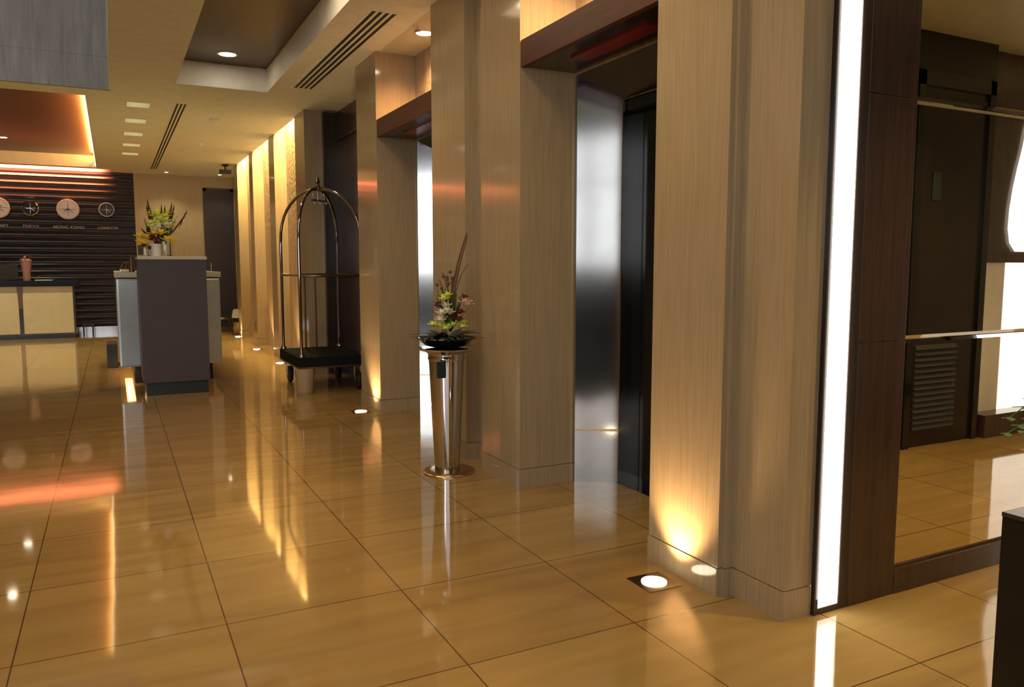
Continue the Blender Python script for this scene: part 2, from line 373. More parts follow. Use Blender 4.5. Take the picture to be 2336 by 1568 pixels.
# ------------------------------------------------------------ lift openings
def lift(i, a, b, lab):
    yo0, yo1 = a+0.02, b-0.025; yi0, yi1 = yo0+0.125, yo1-0.125
    zo, zi = 2.204, 2.075; xo, xi = WX, 2.447
    d = thing('door_%d' % i, lab, 'lift door', (xo, (a+b)/2, 0)); d['kind'] = 'structure'; del d['category']
    # splayed steel frame, built as solid jambs and head
    for nm, pts in (('jamb', [(xo, yo1, 0), (xi, yi1, 0), (xi+0.14, yi1, 0), (xi+0.14, yo1+0.02, 0), (xo, yo1+0.02, 0)]),
                    ('jamb', [(xo, yo0, 0), (xo, yo0-0.018, 0), (xi+0.14, yo0-0.018, 0), (xi+0.14, yi0, 0), (xi, yi0, 0)])):
        MB().poly(pts, (0, 0, zo)).build(nm, M['steel'], d)
    mb = MB(); pts = [(xo, zo), (xi, zi), (xi+0.14, zi), (xi+0.14, zo)]
    f = [mb.bm.verts.new((x, yo0 if k in (0, 3) and 0 else (yo0 if k == 0 else yi0), z)) for k, (x, z) in enumerate(pts)]
    g = [mb.bm.verts.new((x, (yo1 if k == 0 else yi1), z)) for k, (x, z) in enumerate(pts)]
    mb.bm.faces.new(f); mb.bm.faces.new(g[::-1])
    for k in range(4):
        j = (k+1) % 4; mb.bm.faces.new([f[j], f[k], g[k], g[j]])
    bmesh.ops.recalc_face_normals(mb.bm, faces=mb.bm.faces[:]); mb.build('header', M['dsteel'], d)
    MB().poly([(xo-0.003, yo1-0.004, 0.29), (xi-0.003, yi1-0.004, 0.29), (xi, yi1+0.001, 0.29), (xo, yo1+0.001, 0.29)], (0, 0, 0.012)).build('glint_strip', M['brass'], d)  # brass strip put in for a reflected line of light on the jamb
    box('edge_bead', (xi-0.004, yi1-0.006, 0), (xi+0.012, yi1+0.0, zi), M['chrome'], d)
    box('edge_bead', (xi-0.004, yi0, zi-0.006), (xi+0.012, yi1-0.006, zi), M['chrome'], d)
    m = (yi0+yi1)/2
    box('door_leaf', (xi+0.075, yi0, 0.003), (xi+0.10, m-0.002, zi-0.01), M['black'], d)
    box('door_leaf', (xi+0.075, m+0.002, 0.003), (xi+0.10, yi1, zi-0.01), M['black'], d)
    box('sill', (xi-0.01, yi0, 0.0), (xi+0.075, yi1, 0.004), M['steel'], d)
    box('header_slot', (xi+0.02, yi0, zi-0.06), (xi+0.075, yi1-0.006, zi), M['blackm'], d)
    return d
lift(1, *BAYS[0], 'near lift doorway with black leaves in a splayed steel frame')
lift(2, *BAYS[1], 'far lift doorway with a bright steel jamb behind the flower stand')
for i, (a, b) in enumerate(BAYS):
    lab = ['mahogany beam over the near lift opening', 'mahogany beam over the far lift opening'][i]
    t = thing('lintel_beam', lab, 'beam', (XF, (a+b)/2, 2.21), 'mahogany beams over the lifts')
    MB().box(XF+0.004, a+0.002, 2.212, 1.945, b-0.002, 2.345).build('fascia_board', M['redwood'], t)
    MB().box(1.945, a+0.002, 2.216, WX-0.002, b-0.002, 2.31).build('soffit_board', M['dwood'], t)
    MB().box(2.04, a+0.25, 2.205, 2.14, b-0.28, 2.216).build('soffit_inlay', M['red'], t)

# ------------------------------------------------------------ ceiling lamps
def downlight(loc, label, power, color, r=0.075, ang=110, group='recessed downlights', glow='glow', square=False):
    t = thing('downlight', label, 'lamp', loc, group)
    x, y, z = loc
    if square:
        MB().box(x-0.105, y-0.13, z+0.16, x+0.105, y+0.13, z+0.17).build('housing', M['ceil'], t)
        MB().lathe([(0.042, z+0.135), (0.05, z+0.16)], (x, y, 0), 20).build('trim_ring', M['chrome'], t)
        MB().lathe([(0.036, z+0.130), (0.036, z+0.134)], (x, y, 0), 20).build('lens', M['glow_s'], t)
        dz = 0.005
    else:
        MB().lathe([(r, z-0.006), (r*1.25, z-0.004), (r*1.25, z), (r, z)], (x, y, 0), 28, close=False).build('trim_ring', M['white'], t)
        MB().lathe([(r*0.98, z-0.004), (r*0.98, z-0.001)], (x, y, 0), 24).build('lens', M[glow], t)
        dz = -0.02
    spot('lamp_light', (0, 0, dz), (0, 0, 0), power, color, ang, t)
    return t
downlight((1.01, 7.60, 3.09), 'round downlight glowing in the dark ceiling coffer', 60, WARM)
downlight((1.01, 5.2, 3.09), 'second downlight of the dark coffer, above the frame', 60, WARM)
downlight((1.01, 2.6, 3.09), 'third downlight of the dark coffer, over the near floor', 60, WARM)
downlight((2.083, 5.472, CZ), 'bright round downlight above the far lift beam', 120, ORANGE, r=0.06, ang=150)
downlight((2.083, 3.08, CZ), 'round downlight hidden above the near lift beam', 150, (1.0, 0.62, 0.30), r=0.06, ang=150)
names = ['nearest', 'second nearest', 'middle', 'second farthest', 'farthest']
for i, y in enumerate(SQ):
    downlight((0.3225, y, CZ), 'square recessed downlight, %s of the row of five left of the long vent' % names[i], 85, YEL, square=True, ang=84, group='square recessed downlights')
downlight((-1.34, 11.66, 3.07), 'round downlight in the boarded ceiling, nearer one', 270, YEL, r=0.055)
downlight((-1.34, 13.78, 3.07), 'small round downlight in the boarded ceiling at the left edge', 270, YEL, r=0.055)
for k, (x, y) in enumerate(((-3.0, 11.66), (-3.0, 13.78), (-2.4, 10.0))):  # unseen downlights added to brighten the desk hall
    downlight((x, y, 3.07), 'added fill downlight of the boarded ceiling, unseen left of the picture %s' % ('near', 'far', 'by the fascia')[k], 120, YEL, r=0.055)
for x, y in ((3.0, 0.9), (4.2, 1.1)):
    downlight((x, y, 2.67), 'round downlight in the low ceiling by the mirror, %s' % ('left' if x < 4 else 'right'), 150, (1.0, 0.68, 0.24), r=0.05)
# lights over the small end lobby
downlight((0.95, 15.5, CZ), 'round downlight washing the cream far wall', 30, YEL, r=0.03)
downlight((1.85, 15.5, CZ), 'round downlight above the dark far door', 20, YEL, r=0.03)

# floor uplights
UP = [(1.783, 2.305, 'square floor uplight at the foot of the nearest pillar', 34), (1.775, 6.22, 'floor uplight below the pillar right of the luggage cart', 40),
      (1.79, 9.80, 'floor uplight left of the luggage cart', 26), (1.80, 11.6, 'floor uplight beyond the luggage cart', 26), (1.85, 13.82, 'farthest floor uplight, near the metal bin', 24)]
for x, y, lab, pw in UP:
    t = thing('floor_uplight', lab, 'lamp', (x, y, 0), 'uplights set in the floor')
    MB().box(x-0.075, y-0.075, 0.0, x+0.075, y+0.075, 0.003).build('rim', M['brass'], t)
    MB().lathe([(0.048, 0.003), (0.048, 0.006), (0.04, 0.008)], (x, y, 0), 24).build('lens', M['up_glow'], t)
    spot('lamp_light', (0.02, 0, 0.02), (0, R(180+20), 0), pw*1.6, (1.0, 0.64, 0.32), 95, t, 0.8, 0.03)

# vents
def vent(x0, x1, y0, y1, ns, lab):
    t = thing('ceiling_vent', lab, 'vent', ((x0+x1)/2, (y0+y1)/2, CZ), 'linear slot vents')
    f = MB(); f.box(x0-0.012, y0-0.02, CZ-0.006, x1+0.012, y0, CZ).box(x0-0.012, y1, CZ-0.006, x1+0.012, y1+0.02, CZ)
    p = (x1-x0)/ns; sw = p*0.22
    for k in range(ns+1): f.box(x0+k*p-sw/2-0.004, y0, CZ-0.006, x0+k*p+sw/2+0.004, y1, CZ)
    f.build('grille', M['ceil'], t)
    box('backing', (x0, y0, CZ-0.0015), (x1, y1, CZ), M['blackm'], t)
vent(1.59, 1.775, 5.15, 7.65, 4, 'long four-slot ceiling vent beside the dark coffer')
vent(0.665, 0.775, 8.93, 15.1, 3, 'long three-slot ceiling vent in the far corridor')
def disc(x, y, lab, r=0.06, cat='smoke detector'):
    o = MB().lathe([(r, CZ), (r, CZ-0.015), (r*0.6, CZ-0.03)], (x, y, 0), 20).build('smoke_detector', M['ceil'], smooth=40); tag(o, lab, cat)
disc(1.128, 9.70, 'low round smoke detector on the ceiling left of the first niche')
disc(1.151, 11.72, 'small round smoke detector farther along the ceiling', 0.04)
o = MB().lathe([(0.012, CZ), (0.012, CZ-0.02), (0.022, CZ-0.025), (0.02, CZ-0.03)], (1.99, 5.36, 0), 12).build('sprinkler', M['chrome']); tag(o, 'tiny sprinkler head beside the bright downlight', 'sprinkler')
t = thing('security_camera', 'small dark camera hanging from the far ceiling above the door', 'camera', (1.75, 13.9, CZ))
MB().lathe([(0.05, CZ), (0.05, CZ-0.03)], (1.75, 13.9, 0), 16).build('mount', M['blackm'], t)
MB().tube([(1.75, 13.9, CZ-0.03), (1.75, 13.9, CZ-0.10)], 0.012).build('stem', M['blackm'], t)
MB().box(1.66, 13.84, CZ-0.15, 1.84, 13.96, CZ-0.09, 0.01).build('body', M['blackm'], t)

# ------------------------------------------------------------ luminous panel, stile and mirror
MY = 1.833
t = thing('luminous_panel', 'tall narrow glowing white panel between pillar and mirror', 'light panel', (2.16, MY, 0))
MB().box(2.095, MY-0.01, 0.0, 2.112, MY+0.006, CZ).box(2.212, MY-0.01, 0, 2.258, MY+0.006, CZ).box(2.112, MY-0.01, 0, 2.212, MY+0.006, 0.022).build('frame', M['dwood'], t)
box('diffuser', (2.112, MY-0.006, 0.022), (2.212, MY, CZ), M['strip'], t)
area('lamp_light', (0, -0.02, 1.45), (R(90), 0, 0), 0.09, 2.8, 9, (1.0, 0.93, 0.8), t)
mb = MB()
for z0, z1 in ((0.0, 0.935), (0.939, 1.768), (1.772, 2.67)): mb.box(2.258, MY-0.012, z0, 2.498, MY+0.07, z1, 0.002)
mb.box(2.498, MY-0.014, 0, 6.9, MY+0.07, 0.094, 0.002)
struct(mb.build('trim_8', M['wood']), 'dark timber stile and bottom rail around the mirror')
struct(box('wall_mirror_side', (2.12, MY+0.07, 0), (7, 1.95, 2.95), M['creamwall']))
cols = [(2.50, 3.85), (3.854, 5.20), (5.204, 6.88)]
rows = [(0.096, 0.936), (0.939, 1.769), (1.772, 2.668)]
rn = ['lowest', 'middle', 'top']; cn = ['left', 'centre', 'right']
for ci, (x0, x1) in enumerate(cols):
    for ri, (z0, z1) in enumerate(rows):
        o = mbm = MB(); b = 0.012; y1 = MY; y2 = MY+0.004
        P = [(x0, y2, z0), (x1, y2, z0), (x1, y2, z1), (x0, y2, z1)]; Q = [(x0+b, y1, z0+b), (x1-b, y1, z0+b), (x1-b, y1, z1-b), (x0+b, y1, z1-b)]
        Bk = [(p[0], y2+0.01, p[2]) for p in P]
        vp = [mbm.bm.verts.new(p) for p in P]; vq = [mbm.bm.verts.new(p) for p in Q]; vb = [mbm.bm.verts.new(p) for p in Bk]
        mbm.bm.faces.new(vq); mbm.bm.faces.new(vb[::-1])
        for k in range(4):
            j = (k+1) % 4; mbm.bm.faces.new([vp[k], vp[j], vq[j], vq[k]]); mbm.bm.faces.new([vb[k], vb[j], vp[j], vp[k]])
        bmesh.ops.recalc_face_normals(mbm.bm, faces=mbm.bm.faces[:])
        o = mbm.build('mirror_panel', M['mirror'])
        tag(o, '%s mirror pane, %s in its row, beside the dark timber stile' % (rn[ri], cn[ci]), 'mirror', 'mirror panes on the right wall')

# what the mirror shows: dark door in a timber wall and a lamp-washed white wall built as glowing shapes
OY = 0.34
d = thing('door_3', 'dark timber door with louvred lower part, seen in the mirror', 'door', (4.93, OY, 0)); d['kind'] = 'structure'; del d['category']
MB().box(4.54, OY, 0, 4.60, OY+0.03, 2.42).box(5.26, OY, 0, 5.32, OY+0.03, 2.42).box(4.54, OY, 2.33, 5.32, OY+0.03, 2.42).build('frame', M['black'], d)
MB().box(4.60, OY, 0.01, 5.26, OY+0.012, 2.33).box(4.60, OY+0.012, 2.25, 5.26, OY+0.02, 2.28).build('leaf', M['door_wood'], d)
mb = MB()
for k in range(15): z = 0.12+k*0.038; mb.poly([(4.64, OY+0.012, z), (4.64, OY+0.03, z), (4.64, OY+0.012, z+0.028)], (0.42, 0, 0))
mb.build('louvre', M['dark_grey'], d)
MB().box(4.73, OY+0.012, 1.62, 4.81, OY+0.02, 1.80, 0.003).build('door_sign', M['plinth'], d)
t = thing('glowing_wall', 'white wall with its lamp wash built as glowing shapes with a curved edge, seen at the right of the mirror', 'light panel', (6.0, OY-0.05, 0))
MB().box(5.36, OY-0.12, 0.0, 6.9, OY+0.06, 0.16).build('base', M['wood'], t)
MB().box(5.36, OY-0.10, 0.16, 5.68, OY-0.06, 1.22).build('frame', M['ceil_white'], t)
MB().box(5.68, OY-0.09, 0.16, 6.9, OY-0.06, 1.22).build('lower_wash_glow', M['wash_glow'], t)
MB().box(5.36, OY-0.12, 1.22, 6.9, OY-0.05, 1.28).box(5.36, OY-0.12, 1.28, 6.9, OY-0.09, 2.67).build('back_board', M['wood'], t)
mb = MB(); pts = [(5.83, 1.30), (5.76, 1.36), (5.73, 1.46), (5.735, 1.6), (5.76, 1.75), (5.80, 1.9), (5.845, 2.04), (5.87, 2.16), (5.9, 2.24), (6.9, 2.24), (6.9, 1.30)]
mb.poly([(x, OY-0.088, z) for x, z in pts], (0, 0.02, 0)); mb.build('scallop_glow', M['wash_glow'], t)  # scallop of lamp light cut as a glowing polygon
MB().box(5.36, OY-0.12, 2.24, 6.9, OY-0.04, 2.28).build('bevel_glint', M['brass'], t)  # brass bar put in for the bright bevel reflection along the mirror joint

# ------------------------------------------------------------ reception podium and desk
t = thing('podium', 'tall charcoal podium with pale top at the end of the desk', 'podium', (0.5, 8.15, 0))
box('body', (0.213, 7.85, 0.12), (0.787, 8.55, 1.255), M['podium'], t, 0.003)
box('plinth', (0.235, 7.875, 0.0), (0.77, 8.53, 0.12), M['plinth'], t)
box('top', (0.205, 7.84, 1.255), (0.795, 8.56, 1.285), M['pale'], t, 0.003)
t = thing('reception_desk', 'silver fronted reception desk hovering over a recessed base behind the podium', 'desk', (0.5, 9.6, 0))
MB().box(0.03, 8.70, 0.175, 1.0, 10.9, 1.07, 0.02).build('body', M['glasspanel'], t)
box('counter_top', (0.015, 8.68, 1.08), (1.01, 10.95, 1.135), M['pale'], t, 0.004)
box('recessed_base', (0.16, 8.80, 0.0), (0.91, 10.8, 0.175), M['blackm'], t)
box('shadow_gap', (0.05, 8.72, 1.07), (0.98, 10.88, 1.08), M['blackm'], t)
box('under_light', (0.10, 8.80, 0.170), (0.13, 10.0, 0.176), M['led'], t)
area('lamp_light', (-0.38, -0.05, 0.16), (0, 0, 0), 0.08, 1.8, 4, (1.0, 0.55, 0.2), t)
o = MB().box(-0.10, 10.25, 0.0, 0.015, 10.75, 0.28, 0.01).build('low_box', M['dark_grey']); tag(o, 'low dark box standing left of the reception desk', 'box')
# things on the desk left of podium
t = thing('desk_phone', 'small dark bronze telephone at the left end of the desk top', 'telephone', (0.13, 8.85, 1.135))
MB().box(0.07, 8.78, 1.135, 0.19, 8.95, 1.165, 0.006).build('base', M['brass'], t)
MB().tube([(0.085, 8.86, 1.18), (0.105, 8.86, 1.215), (0.16, 8.86, 1.225), (0.20, 8.86, 1.20)], 0.016).build('handset', M['bronze'], t)
MB().lathe([(0.02, 1.165), (0.012, 1.20), (0.028, 1.225), (0.028, 1.232)], (0.13, 8.84, 0), 16).build('cradle', M['bronze'], t)
o = MB().lathe([(0.028, 1.135), (0.03, 1.16), (0.018, 1.22), (0.026, 1.27), (0.012, 1.30)], (0.178, 8.76, 0), 16).build('figurine', M['bronze'], smooth=40); tag(o, 'small bronze figurine touching the left edge of the podium', 'ornament')

# flowers on podium
def flower_head(mb, c, r, n=10):
    for i in range(n):
        a = 2*PI*i/n; tilt = 0.35
        mb.blade(c, (c[0]+r*math.cos(a), c[1]+r*math.sin(a)*0.9, c[2]+r*tilt), r*0.75, bend=-r*0.1, n=3, th=r*0.04)
    for i in range(n//2):
        a = 2*PI*i/(n//2)+0.3
        mb.blade(c, (c[0]+r*0.55*math.cos(a), c[1]+r*0.55*math.sin(a), c[2]+r*0.75), r*0.55, n=3, th=r*0.04)
    mb.sphere((c[0], c[1], c[2]+r*0.2), r*0.4, n=8)
t = thing('flower_arrangement', 'large yellow and lime flower arrangement in glass vases on the podium', 'flowers', (0.42, 8.15, 1.285))
G = 1.285
MB().lathe([(0.055, G), (0.06, G+0.005), (0.062, G+0.14), (0.056, G+0.14), (0.054, G+0.012)], (0.46, 8.1, 0), 24, close=False).build('glass_vase', M['glass'], t, 40)
MB().lathe([(0.042, G), (0.046, G+0.004), (0.048, G+0.115), (0.042, G+0.115)], (0.375, 8.02, 0), 24).build('white_vase', M['white'], t, 40)
MB().lathe([(0.045, G), (0.05, G+0.004), (0.052, G+0.10), (0.046, G+0.10), (0.044, G+0.012)], (0.275, 8.1, 0), 24, close=False).build('glass_vase', M['glass'], t, 40)
rnd = random.Random(3)
mb = MB()
for i in range(46):
    a = rnd.uniform(-1.2, 1.2); h = rnd.uniform(0.10, 0.30); b0 = (rnd.choice((0.375, 0.46)), 8.1, G+0.11)
    mb.tube([b0, (b0[0]+math.sin(a)*h*0.25, 8.1+rnd.uniform(-.06, .06), G+0.1+h*0.5), (b0[0]+math.sin(a)*h*0.42, 8.1+rnd.uniform(-.1, .1), G+0.08+h)], 0.003, 5)
mb.build('stems', M['leaf'], t)
def heads(nm, mt, lst, rr, n=10):
    for x, y, z in lst:
        mb = MB(); flower_head(mb, (x, y, z), rr*rnd.uniform(0.85, 1.15), n); mb.build(nm, mt, t)
heads('lime_flower', M['lime'], [(0.44+rnd.uniform(-.11, .09), 8.1+rnd.uniform(-.08, .06), G+rnd.uniform(.26, .42)) for _ in range(22)], 0.05, 8)
heads('white_flower', M['whitep'], [(0.40+rnd.uniform(-.06, .1), 8.05+rnd.uniform(-.05, .05), G+rnd.uniform(.22, .31)) for _ in range(10)], 0.046, 8)
heads('yellow_flower', M['yellow'], [(0.36, 8.0, G+.20), (0.42, 7.99, G+.21), (0.31, 8.02, G+.17), (0.25, 8.03, G+.13), (0.28, 8.01, G+.11), (0.47, 8.0, G+.15), (0.52, 8.03, G+.14), (0.24, 8.04, G+.18)], 0.058)
heads('burgundy_flower', M['burgundy'], [(0.38, 7.98, G+.15), (0.35, 7.99, G+.17), (0.39, 8.0, G+.12), (0.27, 8.0, G+.09), (0.32, 8.02, G+.07)], 0.04)
mb = MB()
for i in range(14):
    x = 0.30+rnd.uniform(-.08, .08); z = G+rnd.uniform(.16, .30); mb.blade((0.34, 8.1, G+.15), (x-.03, 8.05, z), 0.045, n=4)
for i in range(10):
    mb.blade((0.45, 8.1, G+.2), (0.45+rnd.uniform(-.12, .14), 8.1, G+rnd.uniform(.3, .4)), 0.03, n=4)
mb.build('leaves', M['dleaf'], t)
mb = MB()
for x1, z1, w_ in ((0.32, .50, .02), (0.34, .42, .02), (0.31, .45, .018), (0.44, .46, .012), (0.47, .45, .014), (0.55, .46, .022), (0.53, .48, .02), (0.66, .42, .014), (0.64, .38, .014)):
    mb.tube([(0.42, 8.1, G+.14), ((0.42+x1)/2, 8.1, G+z1*0.6), (x1, 8.08, G+z1)], 0.005, 6); mb.blade(((0.42+x1*3)/4, 8.1, G+z1*0.7), (x1, 8.08, G+z1+.03), w_*1.5, n=4)
mb.build('dark_spikes', M['twig'], t)

# ------------------------------------------------------------ back office desk (cream fronts) and items
t = thing('cream_credenza', 'long counter with two cream front panels and a black top before the slatted wall', 'counter', (-1.6, 15.0, 0))
box('carcass', (-3.0, 14.87, 0.06), (-0.57, 15.35, 0.86), M['dwood'], t)
box('front_panel', (-1.31, 14.85, 0.09), (-0.60, 14.868, 0.86), M['cream'], t, 0.003)
box('front_panel', (-2.15, 14.85, 0.09), (-1.37, 14.868, 0.86), M['cream'], t, 0.003)
box('front_panel', (-2.98, 14.85, 0.09), (-2.19, 14.868, 0.86), M['cream'], t, 0.003)
MB().poly([(-1.385, 14.84, 0.865), (-1.30, 14.84, 0.865), (-1.315, 14.84, 0.50), (-1.365, 14.84, 0.50)], (0, 0.026, 0)).build('divider', M['bronze'], t)
box('plinth', (-2.98, 14.9, 0), (-0.6, 15.3, 0.08), M['plinth'], t)
box('counter_top', (-3.05, 14.8, 0.86), (-0.5, 15.4, 0.955), M['black'], t, 0.004)
t = thing('monitor', 'black computer monitor on the counter at the left edge', 'monitor', (-1.62, 15.0, 0.955))
MB().box(-1.95, 14.98, 0.97, -1.36, 15.01, 1.21, 0.006).build('screen', M['blackm'], t)
MB().box(-1.72, 14.95, 0.955, -1.5, 15.08, 0.97).build('stand', M['blackm'], t)
t = thing('pink_vase', 'small muted pink vase beside the black monitor', 'vase', (-1.25, 14.95, 0.955))
MB().lathe([(0.05, 0.955), (0.055, 0.98), (0.06, 1.10), (0.075, 1.2), (0.09, 1.28), (0.07, 1.31)], (-1.24, 14.95, 0), 20).build('body', M['pinkv'], t, 40)
mb = MB()
for i in range(8): mb.blade((-1.25, 14.95, 1.29), (-1.25+0.10*math.cos(i*0.8)-0.0, 14.92+0.08*math.sin(i*0.8), 1.31+0.05*math.sin(i)), 0.04, 0.03, n=4)
mb.build('dried_leaves', M['burgundy'], t)
o = MB().box(-1.13, 14.92, 0.956, -0.88, 15.05, 0.966, 0.001).build('paper_tray', M['white']); tag(o, 'thin white papers lying on the black counter', 'papers')
t = thing('keyboard', 'flat black keyboard beside the white papers', 'keyboard', (-1.0, 15.1, 0.955)); MB().box(-1.3, 15.1, 0.956, -0.85, 15.25, 0.975, 0.004).build('case', M['blackm'], t)
t = thing('stool', 'small dark stool right of the cream counter', 'stool', (-0.42, 15.3, 0))
MB().box(-0.50, 15.2, 0.17, -0.32, 15.4, 0.2, 0.004).build('seat', M['dark_grey'], t)
for dx in (-0.49, -0.35):
    for dy in (15.21, 15.37): MB().box(dx, dy, 0, dx+0.02, dy+0.02, 0.17).build('leg', M['dark_grey'], t)

# clocks
def hand(mb, ang, l, w_, c, y):
    dx, dz = math.sin(ang), math.cos(ang); px_, pz = dz, -dx
    pts = [(c[0]-dx*l*.15+px_*w_, y, c[1]-dz*l*.15+pz*w_), (c[0]+dx*l+px_*w_*.5, y, c[1]+dz*l+pz*w_*.5), (c[0]+dx*l-px_*w_*.5, y, c[1]+dz*l-pz*w_*.5), (c[0]-dx*l*.15-px_*w_, y, c[1]-dz*l*.15-pz*w_)]
    mb.poly(pts, (0, -0.003, 0)); return mb
FC = FY-0.03
def clock(x, z, r, face, rim, hands, lab, h, m_):
    t = thing('wall_clock', lab, 'clock', (x, FC, z), 'world clocks on the slatted wall')
    MB().lathe([(r, 0), (r, -0.03), (r*0.88, -0.036), (r*0.86, -0.02)], (x, FC+0.02, z), 36, 'y').build('rim', rim, t, 40)
    MB().lathe([(r*0.87, 0), (r*0.87, -0.012)], (x, FC+0.005, z), 36, 'y').build('face', face, t)
    mb = MB()
    mb.lathe([(r*0.62, -0.002), (r*0.82, -0.002), (r*0.82, 0.0), (r*0.62, 0.0)], (x, FC-0.004, z), 36, 'y', False)
    mb.build('dial_ring', M['ivory'] if face is M['dial'] else face, t)
    mb = MB()
    for k in (0, 3): hand(mb, k*PI/6, r*0.72, 0.004, (x, z), FC-0.0085); hand(mb, k*PI/6+PI, r*0.72, 0.004, (x, z), FC-0.0085)
    mb.build('dial_cross', hands, t)
    hand(MB(), h, r*0.42, 0.008, (x, z), FC-0.011).build('hour_hand', hands, t)
    hand(MB(), m_, r*0.62, 0.006, (x, z), FC-0.014).build('minute_hand', hands, t)
sc = (FY-0.03)/16.2
clock(-1.709*sc, 2.185, 0.178, M['dial'], M['white'], M['dark_grey'], 'large white clock cut by the left edge', 1.0, 2.2)
clock(-1.23*sc, 2.19, 0.13, M['blackm'], M['chrome'], M['steel'], 'small dark faced clock with thin chrome rim', 4.5, 2.2)
clock(-0.653*sc, 2.19, 0.178, M['dial'], M['white'], M['dark_grey'], 'large white clock, second from the right end of the row', 4.2, 2.2)
clock(-0.039*sc, 2.20, 0.128, M['plinth'], M['white'], M['white'], 'small clock with dark green face, rightmost in the row', 3.2, 2.2)
def text(s, x, z, size, lab):
    c = bpy.data.curves.new('t', 'FONT'); c.body = s; c.size = size; c.extrude = 0.004; c.align_x = 'CENTER'; c.space_character = 1.1
    o = bpy.data.objects.new('t', c); COL.objects.link(o)
    dg = bpy.context.evaluated_depsgraph_get(); me = bpy.data.meshes.new_from_object(o.evaluated_get(dg))
    bpy.data.objects.remove(o)
    o = bpy.data.objects.new('city_name', me); COL.objects.link(o); me.materials.clear(); me.materials.append(M['white'])
    o.location = (x, FY-0.022, z); o.rotation_euler = (PI/2, 0, 0); tag(o, lab, 'lettering', 'city names under the clocks')
text('SYDNEY', -1.70*sc, 1.86, 0.065, 'pale city name under the clock cut by the left edge')
text('TOKYO', -1.24*sc, 1.855, 0.065, 'pale city name under the small dark clock')
text('HONG KONG', -0.65*sc, 1.85, 0.072, 'two-word pale city name under the large white clock')
text('LONDON', -0.03*sc, 1.85, 0.068, 'pale city name under the rightmost small clock')

# far door and bin
d = thing('door_4', 'dark door at the end of the corridor', 'door', (1.87, FY, 0)); d['kind'] = 'structure'; del d['category']
MB().box(1.595, FY-0.03, 0, 1.65, FY, 2.66).box(2.08, FY-0.03, 0, 2.135, FY, 2.66).box(1.595, FY-0.03, 2.6, 2.135, FY, 2.66).build('frame', M['podium'], d)
MB().box(1.65, FY-0.02, 0.01, 2.08, FY, 2.6).build('leaf', M['podium'], d)
MB().tube([(1.69, FY-0.05, 1.0), (1.69, FY-0.05, 1.25)], 0.01).build('handle', M['chrome'], d)
t = thing('litter_bin', 'pale metal ash bin with dark band beside the farthest pillar', 'bin', (1.97, 14.35, 0))
MB().lathe([(0.10, 0), (0.115, 0.02), (0.13, 0.22)], (1.97, 14.35, 0), 24).build('body', M['steel'], t, 40)
MB().lathe([(0.11, 0.22), (0.11, 0.29)], (1.97, 14.35, 0), 24).build('opening_band', M['blackm'], t)
MB().lathe([(0.14, 0.29), (0.145, 0.31), (0.12, 0.43), (0.10, 0.44)], (1.97, 14.35, 0), 24).build('lid', M['white'], t, 40)
t = thing('grey_bench', 'pale grey low bench at the foot of the far door', 'bench', (1.75, 15.2, 0))
MB().box(1.25, 15.05, 0.22, 1.93, 15.35, 0.26, 0.004).build('seat', M['steel'], t)
for x in (1.29, 1.86): MB().box(x, 15.1, 0, x+0.04, 15.3, 0.22).build('leg', M['steel'], t)

# ------------------------------------------------------------ luggage cart
cx0, cx1, cy0, cy1 = 1.545, 2.125, 7.36, 8.22; CX, CY = (cx0+cx1)/2, (cy0+cy1)/2
t = thing('luggage_cart', 'birdcage luggage cart with polished arched frame and black deck', 'luggage cart', (CX, CY, 0))
MB().box(cx0-0.035, cy0-0.035, 0.25, cx1+0.035, cy1+0.035, 0.345, 0.012).build('deck', M['carpet'], t)
MB().box(cx0-0.04, cy0-0.04, 0.235, cx1+0.04, cy1+0.04, 0.252, 0.004).build('bumper', M['bronze'], t)
Z0, ZS, ZT = 0.345, 1.42, 1.95
for (ax, ay, bx, by) in ((cx0, cy0, cx1, cy1), (cx0, cy1, cx1, cy0)):
    pts = [(ax, ay, Z0), (ax, ay, 0.9), (ax, ay, ZS)]
    for k in range(1, 20):
        a = PI*k/20; u = (1-math.cos(a))/2
        pts.append((ax+(bx-ax)*u, ay+(by-ay)*u, ZS+(ZT-ZS)*math.sin(a)**0.85))
    pts += [(bx, by, ZS), (bx, by, 0.9), (bx, by, Z0)]
    MB().tube(pts, 0.0145, 12).build('arch', M['cart_metal'], t, 60)
RZ = 1.105
for nm, p, q in (('rail', (cx0, cy0, RZ), (cx1, cy0, RZ)), ('rail', (cx0, cy1, RZ), (cx1, cy1, RZ)), ('rail', (cx0, cy0, RZ), (cx0, cy1, RZ)), ('rail', (cx1, cy0, RZ), (cx1, cy1, RZ))):
    MB().tube([p, q], 0.0135).build(nm, M['cart_metal'], t, 60)
for x, y in ((CX-0.06, cy1), (CX+0.05, cy1)): MB().tube([(x, y, Z0), (x, y, RZ)], 0.009).build('back_rod', M['bronze'], t, 60)
for x, y in ((cx0, cy0), (cx1, cy0), (cx0, cy1), (cx1, cy1)):
    MB().lathe([(0.03, Z0), (0.03, Z0+0.012), (0.018, Z0+0.03)], (x, y, 0), 16).build('post_flange', M['cart_metal'], t, 40)
MB().lathe([(0.05, ZT-0.02), (0.045, ZT+0.01), (0.02, ZT+0.03), (0.012, ZT+0.05), (0.028, ZT+0.065), (0.02, ZT+0.085), (0.006, ZT+0.12)], (CX, CY, 0), 20).build('finial', M['bronze'], t, 40)
mb = MB().tube([(CX-0.07, CY, 1.84), (CX+0.09, CY, 1.83)], 0.01)
for k in (-.05, 0.0, .06): mb.tube([(CX+k, CY, 1.90), (CX+k, CY, 1.83), (CX+k+.02, CY-0.01, 1.80), (CX+k+.035, CY-0.02, 1.83)], 0.006, 8)
